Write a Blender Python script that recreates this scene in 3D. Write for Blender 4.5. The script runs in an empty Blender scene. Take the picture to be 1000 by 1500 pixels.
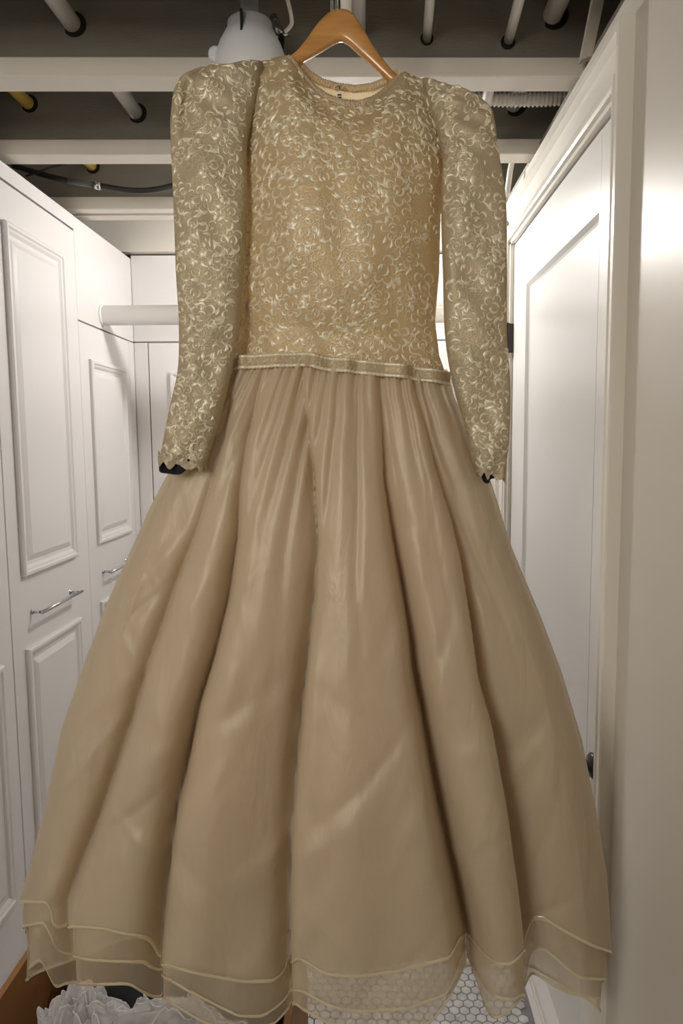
import bpy, math, random
import numpy as np
from mathutils import Vector, Matrix
from mathutils.bvhtree import BVHTree

# ------------------------------------------------------------------ camera
SC = bpy.context.scene
FOC = 1045.0
CAMP = np.array([0.0, 0.0, 1.45])
def _n(v): return v / np.linalg.norm(v)
_eY = _n(np.array([40.0, -107.0, FOC])); _v = np.array([105.0, 10250.0, FOC])
_eD = _n(_v - _eY * (_v @ _eY)); _eX = np.cross(_eD, _eY)
CM = np.stack([_eX, _eY, -_eD])          # columns: image right, image down, forward, in the world
cam_d = bpy.data.cameras.new('camera'); cam = bpy.data.objects.new('camera', cam_d)
SC.collection.objects.link(cam); SC.camera = cam
cam_d.sensor_fit = 'VERTICAL'; cam_d.sensor_height = 24.0; cam_d.lens = FOC / 1500 * 24.0
cam_d.clip_start = 0.02
_R = np.stack([CM[:, 0], -CM[:, 1], -CM[:, 2]], axis=1)
cam.matrix_world = Matrix.Translation(Vector(CAMP)) @ Matrix(_R.tolist()).to_4x4()

# ------------------------------------------------------------------ world, exposure, large lights
w = bpy.data.worlds.new('world'); SC.world = w; w.use_nodes = True
w.node_tree.nodes['Background'].inputs[0].default_value = (1.0, 0.93, 0.84, 1)
w.node_tree.nodes['Background'].inputs[1].default_value = 0.10
SC.view_settings.view_transform = 'Standard'; SC.view_settings.look = 'None'
SC.view_settings.gamma = 1; SC.view_settings.use_curve_mapping = False
SC.view_settings.exposure = 0.0
BULB_STRENGTH = 365.0        # bare globe lamp at the far end of the passage (built further down)
FRONT_WATTS = 18.5
al = bpy.data.lights.new('fill_light', 'AREA'); al.shape = 'RECTANGLE'; al.size = 0.5; al.size_y = 0.6  # added fill from behind the camera, brightens the dress front
al.energy = FRONT_WATTS; al.color = (1.0, 0.92, 0.81)
alo = bpy.data.objects.new('fill_light', al); SC.collection.objects.link(alo)
alo.location = (-0.85, -0.75, 1.85); alo.rotation_euler = (math.radians(76), 0, math.radians(-24))

# ------------------------------------------------------------------ helpers
random.seed(7); RNG = np.random.default_rng(7)
COL = SC.collection
def at(px, py, Y):
    d = CM @ np.array([px - 500.0, py - 750.0, FOC]); return CAMP + d * (Y / d[1])
def link(o, parent=None):
    COL.objects.link(o)
    if parent is not None: o.parent = parent
    return o
def mesh(name, v, f, mat=None, parent=None, smooth=False):
    me = bpy.data.meshes.new(name)
    v = np.asarray(v, dtype=float)
    if parent is not None:
        off = WPOS.get(parent.name, np.zeros(3)); v = v - off
    me.from_pydata(v.tolist(), [], [tuple(int(i) for i in q) for q in f]); me.update()
    if smooth: me.polygons.foreach_set('use_smooth', [True] * len(me.polygons))
    if mat: me.materials.append(mat)
    o = bpy.data.objects.new(name, me); link(o, parent)
    WPOS[o.name] = WPOS.get(parent.name, np.zeros(3)) if parent is not None else np.zeros(3)
    return o
WPOS = {}
def thing(name, label, cat, loc=(0, 0, 0), group=None, kind=None):
    o = bpy.data.objects.new(name, None); o.empty_display_size = .05; COL.objects.link(o)
    o.location = loc; WPOS[o.name] = np.array(loc, float)
    if label: o['label'] = label
    if cat: o['category'] = cat
    if group: o['group'] = group
    if kind: o['kind'] = kind
    return o
def struct(o): o['kind'] = 'structure'; return o
class B:
    """collects shapes into one mesh"""
    def __init__(s): s.v = []; s.f = []
    def add(s, v, f):
        n = len(s.v); s.v += [tuple(map(float, p)) for p in v]; s.f += [tuple(i + n for i in q) for q in f]; return s
    def box(s, a, b, bev=0.0):
        (x0, y0, z0), (x1, y1, z1) = a, b
        x0, x1 = min(x0, x1), max(x0, x1); y0, y1 = min(y0, y1), max(y0, y1); z0, z1 = min(z0, z1), max(z0, z1)
        e = min(bev, (x1 - x0) * .45, (y1 - y0) * .45, (z1 - z0) * .45)
        if e <= 0:
            v = [(x, y, z) for x in (x0, x1) for y in (y0, y1) for z in (z0, z1)]
            f = [(0, 1, 3, 2), (4, 6, 7, 5), (0, 4, 5, 1), (2, 3, 7, 6), (0, 2, 6, 4), (1, 5, 7, 3)]
            return s.add(v, f)
        v = []; idx = {}
        for i, x in enumerate((x0, x1)):
            for j, y in enumerate((y0, y1)):
                for k, z in enumerate((z0, z1)):
                    sx, sy, sz = (e, -e)[i], (e, -e)[j], (e, -e)[k]
                    idx[i, j, k, 0] = len(v); v.append((x, y + sy, z + sz))
                    idx[i, j, k, 1] = len(v); v.append((x + sx, y, z + sz))
                    idx[i, j, k, 2] = len(v); v.append((x + sx, y + sy, z))
        f = []
        for c in (0, 1):
            f.append([idx[c, 0, 0, 0], idx[c, 0, 1, 0], idx[c, 1, 1, 0], idx[c, 1, 0, 0]])
            f.append([idx[0, c, 0, 1], idx[0, c, 1, 1], idx[1, c, 1, 1], idx[1, c, 0, 1]])
            f.append([idx[0, 0, c, 2], idx[0, 1, c, 2], idx[1, 1, c, 2], idx[1, 0, c, 2]])
        for a_ in (0, 1):
            for b_ in (0, 1):
                f.append([idx[a_, b_, 0, 0], idx[a_, b_, 1, 0], idx[a_, b_, 1, 1], idx[a_, b_, 0, 1]])
                f.append([idx[a_, 0, b_, 0], idx[a_, 1, b_, 0], idx[a_, 1, b_, 2], idx[a_, 0, b_, 2]])
                f.append([idx[0, a_, b_, 1], idx[1, a_, b_, 1], idx[1, a_, b_, 2], idx[0, a_, b_, 2]])
                for c in (0, 1): f.append([idx[a_, b_, c, 0], idx[a_, b_, c, 1], idx[a_, b_, c, 2]])
        return s.add(v, f)
    def tube(s, pts, r, n=12, caps=True):
        pts = [Vector(p) for p in pts]; m = len(pts)
        rs = r if hasattr(r, '__len__') else [r] * m
        t0 = (pts[1] - pts[0]).normalized(); up = Vector((0, 0, 1)) if abs(t0.z) < .9 else Vector((1, 0, 0))
        nn = (up - t0 * up.dot(t0)).normalized(); v = []; f = []
        for i, p in enumerate(pts):
            t = (pts[min(i + 1, m - 1)] - pts[max(i - 1, 0)]).normalized()
            nn = (nn - t * nn.dot(t)).normalized(); bb = t.cross(nn)
            for k in range(n):
                a = 2 * math.pi * k / n
                v.append(p + (nn * math.cos(a) + bb * math.sin(a)) * rs[i])
        for i in range(m - 1):
            for k in range(n):
                f.append((i * n + k, i * n + (k + 1) % n, (i + 1) * n + (k + 1) % n, (i + 1) * n + k))
        if caps: f.append(tuple(range(n))[::-1]); f.append(tuple((m - 1) * n + k for k in range(n)))
        return s.add(v, f)
    def lathe(s, prof, c, axis='z', n=28):
        v = []; f = []; m = len(prof)
        for (r, h) in prof:
            for k in range(n):
                a = 2 * math.pi * k / n; p = (r * math.cos(a), r * math.sin(a), h)
                if axis == 'x': p = (p[2], p[0], p[1])
                if axis == 'y': p = (p[0], p[2], p[1])
                v.append((p[0] + c[0], p[1] + c[1], p[2] + c[2]))
        for i in range(m - 1):
            for k in range(n):
                f.append((i * n + k, i * n + (k + 1) % n, (i + 1) * n + (k + 1) % n, (i + 1) * n + k))
        f.append(tuple(range(n))); f.append(tuple((m - 1) * n + k for k in range(n)))
        return s.add(v, f)
    def shear(s, k):     # the joists and the far wall stand a few degrees off square: Y grows with X
        s.v = [(x, y + k * x, z) for x, y, z in s.v]; return s
    def build(s, name, mat, parent=None, smooth=False):
        return mesh(name, s.v, s.f, mat, parent, smooth)
def smooth_poly(pts, n=8):
    """Catmull-Rom through pts"""
    P = [np.array(p, float) for p in pts]; out = []
    for i in range(len(P) - 1):
        p0 = P[max(i - 1, 0)]; p1 = P[i]; p2 = P[i + 1]; p3 = P[min(i + 2, len(P) - 1)]
        for k in range(n):
            t = k / n
            out.append(.5 * ((2 * p1) + (-p0 + p2) * t + (2 * p0 - 5 * p1 + 4 * p2 - p3) * t * t + (-p0 + 3 * p1 - 3 * p2 + p3) * t ** 3))
    out.append(P[-1]); return out

# ------------------------------------------------------------------ materials
def newmat(name):
    m = bpy.data.materials.new(name); m.use_nodes = True; m.node_tree.nodes.clear(); return m, m.node_tree
def N(nt, t, **k):
    n = nt.nodes.new(t)
    for a, b in k.items(): setattr(n, a, b)
    return n
def paint(name, col, rough=.5, var=.06, nscale=6, bump=.05, bscale=40, metal=0, coat=0, spec=.5, stretch=None):
    m, nt = newmat(name); L = nt.links.new
    out = N(nt, 'ShaderNodeOutputMaterial'); p = N(nt, 'ShaderNodeBsdfPrincipled'); L(p.outputs[0], out.inputs[0])
    tc = N(nt, 'ShaderNodeNewGeometry'); src = tc.outputs['Position']
    if stretch:
        mp = N(nt, 'ShaderNodeMapping'); mp.inputs['Scale'].default_value = stretch; L(src, mp.inputs[0]); src = mp.outputs[0]
    no = N(nt, 'ShaderNodeTexNoise'); no.inputs['Scale'].default_value = nscale; no.inputs['Detail'].default_value = 5; L(src, no.inputs['Vector'])
    mx = N(nt, 'ShaderNodeMixRGB'); mx.inputs[1].default_value = (*[c * (1 - var) for c in col], 1); mx.inputs[2].default_value = (*[min(1, c * (1 + var)) for c in col], 1)
    L(no.outputs['Fac'], mx.inputs[0]); L(mx.outputs[0], p.inputs['Base Color'])
    n2 = N(nt, 'ShaderNodeTexNoise'); n2.inputs['Scale'].default_value = bscale; n2.inputs['Detail'].default_value = 4; L(src, n2.inputs['Vector'])
    bp = N(nt, 'ShaderNodeBump'); bp.inputs['Strength'].default_value = bump; bp.inputs['Distance'].default_value = .002
    L(n2.outputs['Fac'], bp.inputs['Height']); L(bp.outputs[0], p.inputs['Normal'])
    p.inputs['Roughness'].default_value = rough; p.inputs['Metallic'].default_value = metal
    p.inputs['Coat Weight'].default_value = coat; p.inputs['Specular IOR Level'].default_value = spec
    return m
M = {}
M['cab'] = paint('cabinet_paint', (.74, .72, .72), .32, .015, 3, .02, 60)
M['wall'] = paint('gloss_wall_paint', (.63, .59, .52), .40, .02, 2, .06, 22, spec=.38)
M['door'] = paint('door_paint', (.76, .75, .73), .3, .012, 3, .03, 25)
M['trim'] = paint('trim_paint', (.76, .73, .66), .28, .02, 3, .03, 40)
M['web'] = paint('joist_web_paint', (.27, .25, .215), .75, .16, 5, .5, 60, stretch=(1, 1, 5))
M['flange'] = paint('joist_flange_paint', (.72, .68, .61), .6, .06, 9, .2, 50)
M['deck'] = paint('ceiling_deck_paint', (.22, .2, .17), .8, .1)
M['pipe'] = paint('white_pipe', (.68, .65, .60), .45, .04, 10, .02)
M['rod'] = paint('rod_white', (.90, .885, .85), .3, .01)
M['yellow'] = paint('yellow_pipe', (.55, .38, .08), .45, .08, 12)
M['black'] = paint('black_rubber', (.012, .012, .012), .5, .1)
M['hole'] = paint('hole_shade', (.015, .012, .01), .9, .1)  # near-black colour paints in the shade inside holes and the slot
M['chrome'] = paint('chrome', (.55, .56, .58), .16, .02, metal=1)
M['darkmetal'] = paint('dark_bronze', (.05, .045, .04), .28, .1, metal=.8)
M['plastic'] = paint('lamp_plastic', (.72, .74, .78), .4, .01)
M['grey'] = paint('grey_cable', (.1, .1, .1), .5, .05)
M['board'] = paint('brown_board', (.27, .125, .04), .6, .12, 14, .15, 80, stretch=(1, 1, .3))
M['navy'] = paint('navy_cloth', (.004, .005, .02), .85, .2)
M['blackcloth'] = paint('black_cloth', (.008, .008, .01), .9, .2)
M['grout'] = paint('grout', (.24, .24, .25), .8, .1, 50, .3, 300)
M['tile'] = paint('marble_hex_tile', (.56, .56, .555), .25, .55, 26, .02)

def wood(name, c1, c2):
    m, nt = newmat(name); L = nt.links.new
    out = N(nt, 'ShaderNodeOutputMaterial'); p = N(nt, 'ShaderNodeBsdfPrincipled'); L(p.outputs[0], out.inputs[0])
    g = N(nt, 'ShaderNodeNewGeometry'); mp = N(nt, 'ShaderNodeMapping'); mp.inputs['Scale'].default_value = (12, 40, 90); mp.inputs['Rotation'].default_value = (0, .5, 0)
    L(g.outputs['Position'], mp.inputs[0]); no = N(nt, 'ShaderNodeTexNoise'); no.inputs['Scale'].default_value = 1.3; no.inputs['Detail'].default_value = 6; L(mp.outputs[0], no.inputs[0])
    cr = N(nt, 'ShaderNodeValToRGB'); cr.color_ramp.elements[0].color = (*c1, 1); cr.color_ramp.elements[1].color = (*c2, 1)
    cr.color_ramp.elements[0].position = .3; cr.color_ramp.elements[1].position = .7
    L(no.outputs['Fac'], cr.inputs[0]); L(cr.outputs[0], p.inputs['Base Color'])
    p.inputs['Roughness'].default_value = .3; p.inputs['Coat Weight'].default_value = .3
    return m
M['wood'] = wood('hanger_wood', (.44, .20, .055), (.58, .30, .10))

def cloth(name, col, trans_col, transl=.45, alpha=1.0, weave=900, sheen=.15, gloss=.5, bump=.15, var=.1, vscale=5, warm=None):
    """woven cloth: diffuse + translucent light, thinned by a transparent share for sheer weaves"""
    m, nt = newmat(name); L = nt.links.new
    out = N(nt, 'ShaderNodeOutputMaterial')
    g = N(nt, 'ShaderNodeNewGeometry')
    no = N(nt, 'ShaderNodeTexNoise'); no.inputs['Scale'].default_value = vscale; no.inputs['Detail'].default_value = 4; L(g.outputs['Position'], no.inputs[0])
    mx = N(nt, 'ShaderNodeMixRGB'); mx.inputs[1].default_value = (*[c * (1 - var) for c in col], 1); w_ = warm or [c * (1 + var) for c in col]; mx.inputs[2].default_value = (*w_, 1)
    L(no.outputs['Fac'], mx.inputs[0])
    mp = N(nt, 'ShaderNodeMapping'); mp.inputs['Scale'].default_value = (1, .2, .35); L(g.outputs['Position'], mp.inputs[0])
    nb = N(nt, 'ShaderNodeTexNoise'); nb.inputs['Scale'].default_value = 24; nb.inputs['Detail'].default_value = 5; nb.inputs['Distortion'].default_value = .6; L(mp.outputs[0], nb.inputs[0])
    bp = N(nt, 'ShaderNodeBump'); bp.inputs['Strength'].default_value = bump; bp.inputs['Distance'].default_value = .012; L(nb.outputs['Fac'], bp.inputs['Height'])
    d = N(nt, 'ShaderNodeBsdfDiffuse'); L(mx.outputs[0], d.inputs[0]); L(bp.outputs[0], d.inputs['Normal'])
    t = N(nt, 'ShaderNodeBsdfTranslucent'); t.inputs[0].default_value = (*trans_col, 1); L(bp.outputs[0], t.inputs['Normal'])
    m1 = N(nt, 'ShaderNodeMixShader'); m1.inputs[0].default_value = transl; L(d.outputs[0], m1.inputs[1]); L(t.outputs[0], m1.inputs[2])
    gl = N(nt, 'ShaderNodeBsdfGlossy'); gl.inputs[0].default_value = (*[min(1, c * 1.5) for c in col], 1); gl.inputs['Roughness'].default_value = gloss; L(bp.outputs[0], gl.inputs['Normal'])
    m2 = N(nt, 'ShaderNodeMixShader'); m2.inputs[0].default_value = sheen; L(m1.outputs[0], m2.inputs[1]); L(gl.outputs[0], m2.inputs[2])
    last = m2
    if alpha < 1:
        tr = N(nt, 'ShaderNodeBsdfTransparent'); lw = N(nt, 'ShaderNodeLayerWeight'); lw.inputs[0].default_value = .35
        ma = N(nt, 'ShaderNodeMath', operation='MULTIPLY_ADD'); L(lw.outputs['Facing'], ma.inputs[0]); ma.inputs[1].default_value = (1 - alpha) * .9; ma.inputs[2].default_value = alpha; ma.use_clamp = True
        m3 = N(nt, 'ShaderNodeMixShader'); L(ma.outputs[0], m3.inputs[0]); L(tr.outputs[0], m3.inputs[1]); L(m2.outputs[0], m3.inputs[2]); last = m3
    L(last.outputs[0], out.inputs[0]); return m
M['organza'] = cloth('organza', (.79, .705, .57), (.88, .75, .56), .42, .56, sheen=.10, bump=.5, vscale=4, var=.05)
M['organza_in'] = cloth('organza_under', (.78, .69, .54), (.86, .73, .54), .42, .38, sheen=.08, bump=.5)
M['lining'] = cloth('lining', (.85, .70, .61), (.92, .71, .53), .36, 1, sheen=.05, bump=.35, vscale=3, var=.06)
M['satin'] = cloth('satin_ribbon', (.93, .81, .56), (.85, .72, .45), .15, 1, sheen=.45, gloss=.22, bump=.1)
M['tulle'] = cloth('white_tulle', (.88, .88, .90), (.85, .85, .87), .4, .38, sheen=.05, bump=.3)
M['tulle_edge'] = cloth('tulle_edge', (.85, .85, .86), (.8, .8, .8), .3, 1, sheen=.1)
M['pad'] = cloth('shoulder_pad', (.4, .38, .34), (.3, .3, .28), .15, 1)

def lace_mat(name, g0, g1, tc_):
    m, nt = newmat(name); L = nt.links.new
    out = N(nt, 'ShaderNodeOutputMaterial'); g = N(nt, 'ShaderNodeNewGeometry')
    mp = N(nt, 'ShaderNodeMapping'); mp.inputs['Scale'].default_value = (1, .35, 1); L(g.outputs['Position'], mp.inputs[0])
    ns = N(nt, 'ShaderNodeTexNoise'); ns.inputs['Scale'].default_value = 45; L(mp.outputs[0], ns.inputs[0])
    va = N(nt, 'ShaderNodeVectorMath', operation='MULTIPLY_ADD'); L(ns.outputs['Color'], va.inputs[0]); va.inputs[1].default_value = (.018, .018, .018); L(mp.outputs[0], va.inputs[2])
    vo = N(nt, 'ShaderNodeTexVoronoi', feature='DISTANCE_TO_EDGE'); vo.inputs['Scale'].default_value = 120; L(va.outputs[0], vo.inputs[0])
    r1 = N(nt, 'ShaderNodeValToRGB'); r1.color_ramp.elements[0].position = .06; r1.color_ramp.elements[0].color = (1, 1, 1, 1); r1.color_ramp.elements[1].position = .16; r1.color_ramp.elements[1].color = (0, 0, 0, 1); L(vo.outputs['Distance'], r1.inputs[0])
    n2 = N(nt, 'ShaderNodeTexNoise'); n2.inputs['Scale'].default_value = 26; n2.inputs['Detail'].default_value = 2; L(mp.outputs[0], n2.inputs[0])
    r2 = N(nt, 'ShaderNodeValToRGB'); r2.color_ramp.elements[0].position = .42; r2.color_ramp.elements[1].position = .6; L(n2.outputs['Fac'], r2.inputs[0])
    mu = N(nt, 'ShaderNodeMath', operation='MULTIPLY'); L(r1.outputs[0], mu.inputs[0]); L(r2.outputs[0], mu.inputs[1])
    mx = N(nt, 'ShaderNodeMixRGB'); mx.inputs[1].default_value = (*g0, 1); mx.inputs[2].default_value = (*g1, 1); L(mu.outputs[0], mx.inputs[0])
    wv = N(nt, 'ShaderNodeTexVoronoi'); wv.inputs['Scale'].default_value = 420; L(mp.outputs[0], wv.inputs[0])
    ad = N(nt, 'ShaderNodeMath', operation='MULTIPLY_ADD'); L(wv.outputs['Distance'], ad.inputs[0]); ad.inputs[1].default_value = -.35; L(mu.outputs[0], ad.inputs[2])
    bp = N(nt, 'ShaderNodeBump'); bp.inputs['Strength'].default_value = .6; bp.inputs['Distance'].default_value = .002; L(ad.outputs[0], bp.inputs['Height'])
    d = N(nt, 'ShaderNodeBsdfDiffuse'); L(mx.outputs[0], d.inputs[0]); L(bp.outputs[0], d.inputs['Normal'])
    t = N(nt, 'ShaderNodeBsdfTranslucent'); t.inputs[0].default_value = (*tc_, 1)
    m1 = N(nt, 'ShaderNodeMixShader'); m1.inputs[0].default_value = .38; L(d.outputs[0], m1.inputs[1]); L(t.outputs[0], m1.inputs[2])
    gl = N(nt, 'ShaderNodeBsdfGlossy'); gl.inputs[0].default_value = (.8, .7, .5, 1); gl.inputs['Roughness'].default_value = .45; L(bp.outputs[0], gl.inputs['Normal'])
    m2 = N(nt, 'ShaderNodeMixShader'); m2.inputs[0].default_value = .10; L(m1.outputs[0], m2.inputs[1]); L(gl.outputs[0], m2.inputs[2])
    L(m2.outputs[0], out.inputs[0]); return m
M['lace'] = lace_mat('lace_ground', (.54, .45, .30), (.68, .60, .44), (.88, .68, .38))
M['lace_band'] = lace_mat('lace_band', (.60, .51, .35), (.76, .67, .49), (.88, .68, .38))
M['lace_sleeve'] = lace_mat('sleeve_lace_ground', (.52, .455, .33), (.68, .61, .47), (.70, .57, .38))
M['thread'] = cloth('lace_thread', (.83, .755, .58), (.8, .66, .4), .2, 1, sheen=.16, gloss=.42, bump=.1)
M['lace_back'] = cloth('lace_back', (.70, .60, .42), (.92, .76, .48), .45, 1, sheen=.05)

mb, nt = newmat('lit_globe'); e_ = N(nt, 'ShaderNodeEmission'); e_.inputs[0].default_value = (1, .97, .93, 1); e_.inputs[1].default_value = BULB_STRENGTH
nt.links.new(e_.outputs[0], N(nt, 'ShaderNodeOutputMaterial').inputs[0]); M['globe'] = mb

# ------------------------------------------------------------------ the setting
XL, XR, SK = -.978, .45, .06
FY = 3.06                                   # far wall at X = 0
ZC = 2.22                                   # underside of the joists
# floor: grout bed and hexagon tiles
fl = struct(B().box((XL - .65, -2.6, -.05), (1.3, 3.6, -.0035)).build('floor', M['grout']))
def hexv(cx, cy, r, jz, rot=math.pi / 6):
    v = []
    for rr, z in ((r, -.005), (r, -.0012), (r * .91, 0.0)):
        for k in range(6):
            a = rot + k * math.pi / 3; v.append((cx + rr * math.cos(a), cy + rr * math.sin(a), z + jz))
    f = [(12, 13, 14, 15, 16, 17)]
    for i in (0, 6):
        for k in range(6): f.append((i + k, i + (k + 1) % 6, i + 6 + (k + 1) % 6, i + 6 + k))
    return v, f
PT = .0262; RH = .0238 / math.sqrt(3)
cent = []
j = 0; y = .35
while y < 3.1:
    x = XL + .02 + (PT / 2 if j % 2 else 0)
    while x < .386:
        cent.append((x, y)); x += PT
    y += PT * math.sqrt(3) / 2; j += 1
def proj(p):
    c = CM.T @ (np.array(p, float) - CAMP); return 500 + FOC * c[0] / c[2], 750 + FOC * c[1] / c[2]
near = []; rest = []
for c in cent:
    q = proj((c[0], c[1], 0))
    if 395 < q[0] < 800 and 1368 < q[1] < 1510: near.append((c[1], c))
    else: rest.append(c)
near.sort(); rest += [c for _, c in near[300:]]; near = [c for _, c in near[:300]]
hv, hf = hexv(0, 0, RH, 0)
me_t = bpy.data.meshes.new('tile'); me_t.from_pydata(hv, [], hf); me_t.materials.append(M['tile'])
for c in near:
    o = bpy.data.objects.new('tile', me_t); o.location = (c[0], c[1], random.uniform(0, .0005)); link(o, fl)
bb = B()
for c in rest: bb.add(*hexv(c[0], c[1], RH, random.uniform(0, .0005)))
o = bb.build('tile_field', M['tile'], fl); o['kind'] = 'stuff'

# walls
struct(B().box((XR, 2.43, 0), (XR + .12, 3.4, 2.205)).box((XR, -2.6, 0), (XR + .12, 1.372, 2.205)).box((XR, 1.372, 2.068), (XR + .12, 2.43, 2.205)).build('wall_right', M['wall']))
struct(B().box((1.15, -2.6, -.05), (1.3, 3.6, 2.62)).build('wall_light_block', M['deck']))  # dark wall added beyond the passage to keep world light out
struct(B().box((XL - .75, -2.6, 0), (XL - .62, 3.6, 2.62)).build('wall_left', M['wall']))
struct(B().box((XL - .7, -2.6, 0), (1.2, -2.5, 2.62)).build('wall_back', M['wall']))
struct(B().box((XL - .7, FY + .35, 0), (1.2, FY + .45, 2.62)).shear(SK).build('wall_far', M['wall']))
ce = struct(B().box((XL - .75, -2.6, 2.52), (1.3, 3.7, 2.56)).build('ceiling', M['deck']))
# I-joists: flanges and web, each joist a part of the ceiling
JY = [(-1.30,), (-.88,), (-.46,), (-.04,), (.38,), (.80,), (1.225,), (1.645,), (2.063,), (2.51,), (2.585,)]
for (yy,) in JY:
    hw = .034 if yy < 2.4 else .024
    fz = .04
    jo = B().box((XL - .62, yy - hw, ZC), (1.14, yy + hw, ZC + fz), .002).shear(SK).build('joist', M['flange'], ce)
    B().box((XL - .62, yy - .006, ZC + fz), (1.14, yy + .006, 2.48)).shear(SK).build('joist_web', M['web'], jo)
    B().box((XL - .62, yy - hw, 2.48), (1.14, yy + hw, 2.52)).shear(SK).build('joist_top_flange', M['flange'], jo)
B().box((XL - .62, FY - .035, ZC), (1.14, FY + .02, 2.5)).shear(SK).build('rim_board', M['flange'], ce)
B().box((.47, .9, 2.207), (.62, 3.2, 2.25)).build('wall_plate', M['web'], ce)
# pale slanted batten by the right wall in front of the first joist
tag = lambda o, l, c, g=None: (o.__setitem__('label', l), o.__setitem__('category', c), (o.__setitem__('group', g) if g else None), o)[3]
a0 = at(857, 88, 1.60); a1 = at(880, -25, 1.50)
dv = (a1 - a0); sd = np.array([.012, 0, .004])
B().add([a0 - sd - (0, .01, 0), a0 + sd - (0, .01, 0), a0 + sd + (0, .01, 0), a0 - sd + (0, .01, 0), a1 - sd - (0, .01, 0), a1 + sd - (0, .01, 0), a1 + sd + (0, .01, 0), a1 - sd + (0, .01, 0)],
        [(0, 1, 2, 3), (4, 7, 6, 5), (0, 4, 5, 1), (1, 5, 6, 2), (2, 6, 7, 3), (3, 7, 4, 0)]).build('batten', M['flange'], ce)

# door on the right
def rect_profile(plane_x, sgn, y0, y1, z0, z1, prof, open_bottom=False):
    """rings around a rectangle on the plane X = plane_x; prof = (inset, height); sgn = outward direction"""
    v = []; f = []; m = len(prof)
    for (ins, h) in prof:
        X = plane_x + sgn * h
        zb = z0 if open_bottom else z0 + ins
        v += [(X, y0 + ins, zb), (X, y0 + ins, z1 - ins), (X, y1 - ins, z1 - ins), (X, y1 - ins, zb)]
    for i in range(m - 1):
        for k in range(3 if open_bottom else 4):
            f.append((i * 4 + k, i * 4 + (k + 1) % 4, (i + 1) * 4 + (k + 1) % 4, (i + 1) * 4 + k))
    return v, f
DX = XR + .012
d1 = thing('door_1', None, None, (DX, 1.86, 0), kind='structure')
y0, y1, z1 = 1.386, 2.337, 2.052
py0, py1, pz0, pz1 = 1.489, 2.164, .26, 1.902
B().box((DX, y0, .008), (DX + .038, py0, z1), .0015).box((DX, py1, .008), (DX + .038, y1, z1), .0015).box((DX, py0, pz1), (DX + .038, py1, z1), 0).box((DX, py0, .008), (DX + .038, py1, pz0), 0).build('door_frame', M['door'], d1)
B().add(*rect_profile(DX, 1, py0, py1, pz0, pz1, [(0, 0), (.006, .0), (.016, .008), (.022, .010)])).build('panel_bead', M['door'], d1)
B().box((DX + .010, py0, pz0), (DX + .03, py1, pz1)).build('door_panel', M['door'], d1)
for zc in (.28, 1.0, 1.765):
    h = B().box((XR - .006, 2.333, zc - .045), (XR + .014, 2.347, zc + .045), .001).tube([(XR - .006, 2.341, zc - .048), (XR - .006, 2.341, zc + .048)], .006, 10).build('hinge', M['darkmetal'], d1)
# lever handle
hp = at(868, 1128, 1.42); hz = float(hp[2]); hy = 1.440
ha = B().lathe([(.004, 0), (.026, 0), (.027, -.004), (.022, -.009), (.012, -.011), (.012, -.045), (.014, -.052), (.010, -.056), (.0001, -.057)], (DX, hy, hz), 'x', 24).build('door_handle', M['darkmetal'], d1, True)
pts = smooth_poly([(DX - .045, hy, hz + .006), (DX - .052, hy, hz - .008), (DX - .054, hy, hz - .03), (DX - .048, hy, hz - .055), (DX - .040, hy, hz - .08)], 6)
B().tube(pts, [.013 - .007 * i / (len(pts) - 1) for i in range(len(pts))], 12).build('lever', M['darkmetal'], ha, True)
# jamb and casing
struct(B().box((XR, 1.372, 0), (XR + .12, 1.384, 2.068)).box((XR, 2.339, 0), (XR + .12, 2.351, 2.068)).box((XR, 1.372, 2.056), (XR + .12, 2.351, 2.068)).box((XR + .05, 1.384, 0), (XR + .062, 1.396, 2.056)).build('trim_2', M['trim']))
pr = [(0, 0), (0, .027), (.004, .030), (.016, .030), (.02, .025), (.026, .017), (.045, .0145), (.062, .0125), (.066, .016), (.072, .016), (.076, .011), (.084, .009), (.086, 0)]
pr = [(a, b * .86) for a, b in pr]
struct(B().add(*rect_profile(XR, -1, 1.288, 2.437, 0, 2.152, pr, True)).build('trim_1', M['trim']))
# baseboard beyond and before the door, threshold strip under it
struct(B().box((XR - .014, 2.44, 0), (XR, 3.3, .11), .003).box((XR - .014, -2.5, 0), (XR, 1.286, .11), .003).build('baseboard_right', M['trim']))
struct(B().box((XR - .030, 1.376, -.002), (XR - .023, 2.43, .013), .002).build('trim_3', M['trim']))
struct(B().box((XR - .046, .4, -.004), (XR - .030, 2.43, .003)).box((XR - .023, 1.376, -.004), (XR + .10, 2.43, .006)).build('trim_4', M['cab']))

# ------------------------------------------------------------------ built-in cabinets on the left
MOLD = [(0, 0), (0, .010), (.004, .014), (.012, .014), (.016, .010), (.022, .008), (.030, .002), (.040, .001), (.046, .004), (.058, .009)]
def panel(parent, yA, yB, zA, zB, plane, sgn=1):
    B().add(*rect_profile(plane, sgn, yA, yB, zA, zB, MOLD[:7])).build('moulding', M['cab'], parent)
    X = plane + sgn * .009; v, f = rect_profile(plane, sgn, yA, yB, zA, zB, MOLD[6:]); f.append((len(v) - 4, len(v) - 3, len(v) - 2, len(v) - 1))
    B().add(v, f).build('raised_panel', M['cab'], parent)
def pull(parent, yA, yB, z, plane):
    b = B().tube([(plane + .034, yA - .004, z), (plane + .034, yB + .012, z)], .0052, 10)
    for y_ in (yA + .004, yB - .004): b.tube([(plane - .001, y_, z), (plane + .034, y_, z)], .0045, 10); b.lathe([(.008, 0), (.008, .003), (.005, .006)], (plane, y_, z), 'x', 12)
    b.build('handle', M['chrome'], parent, True)
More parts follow.
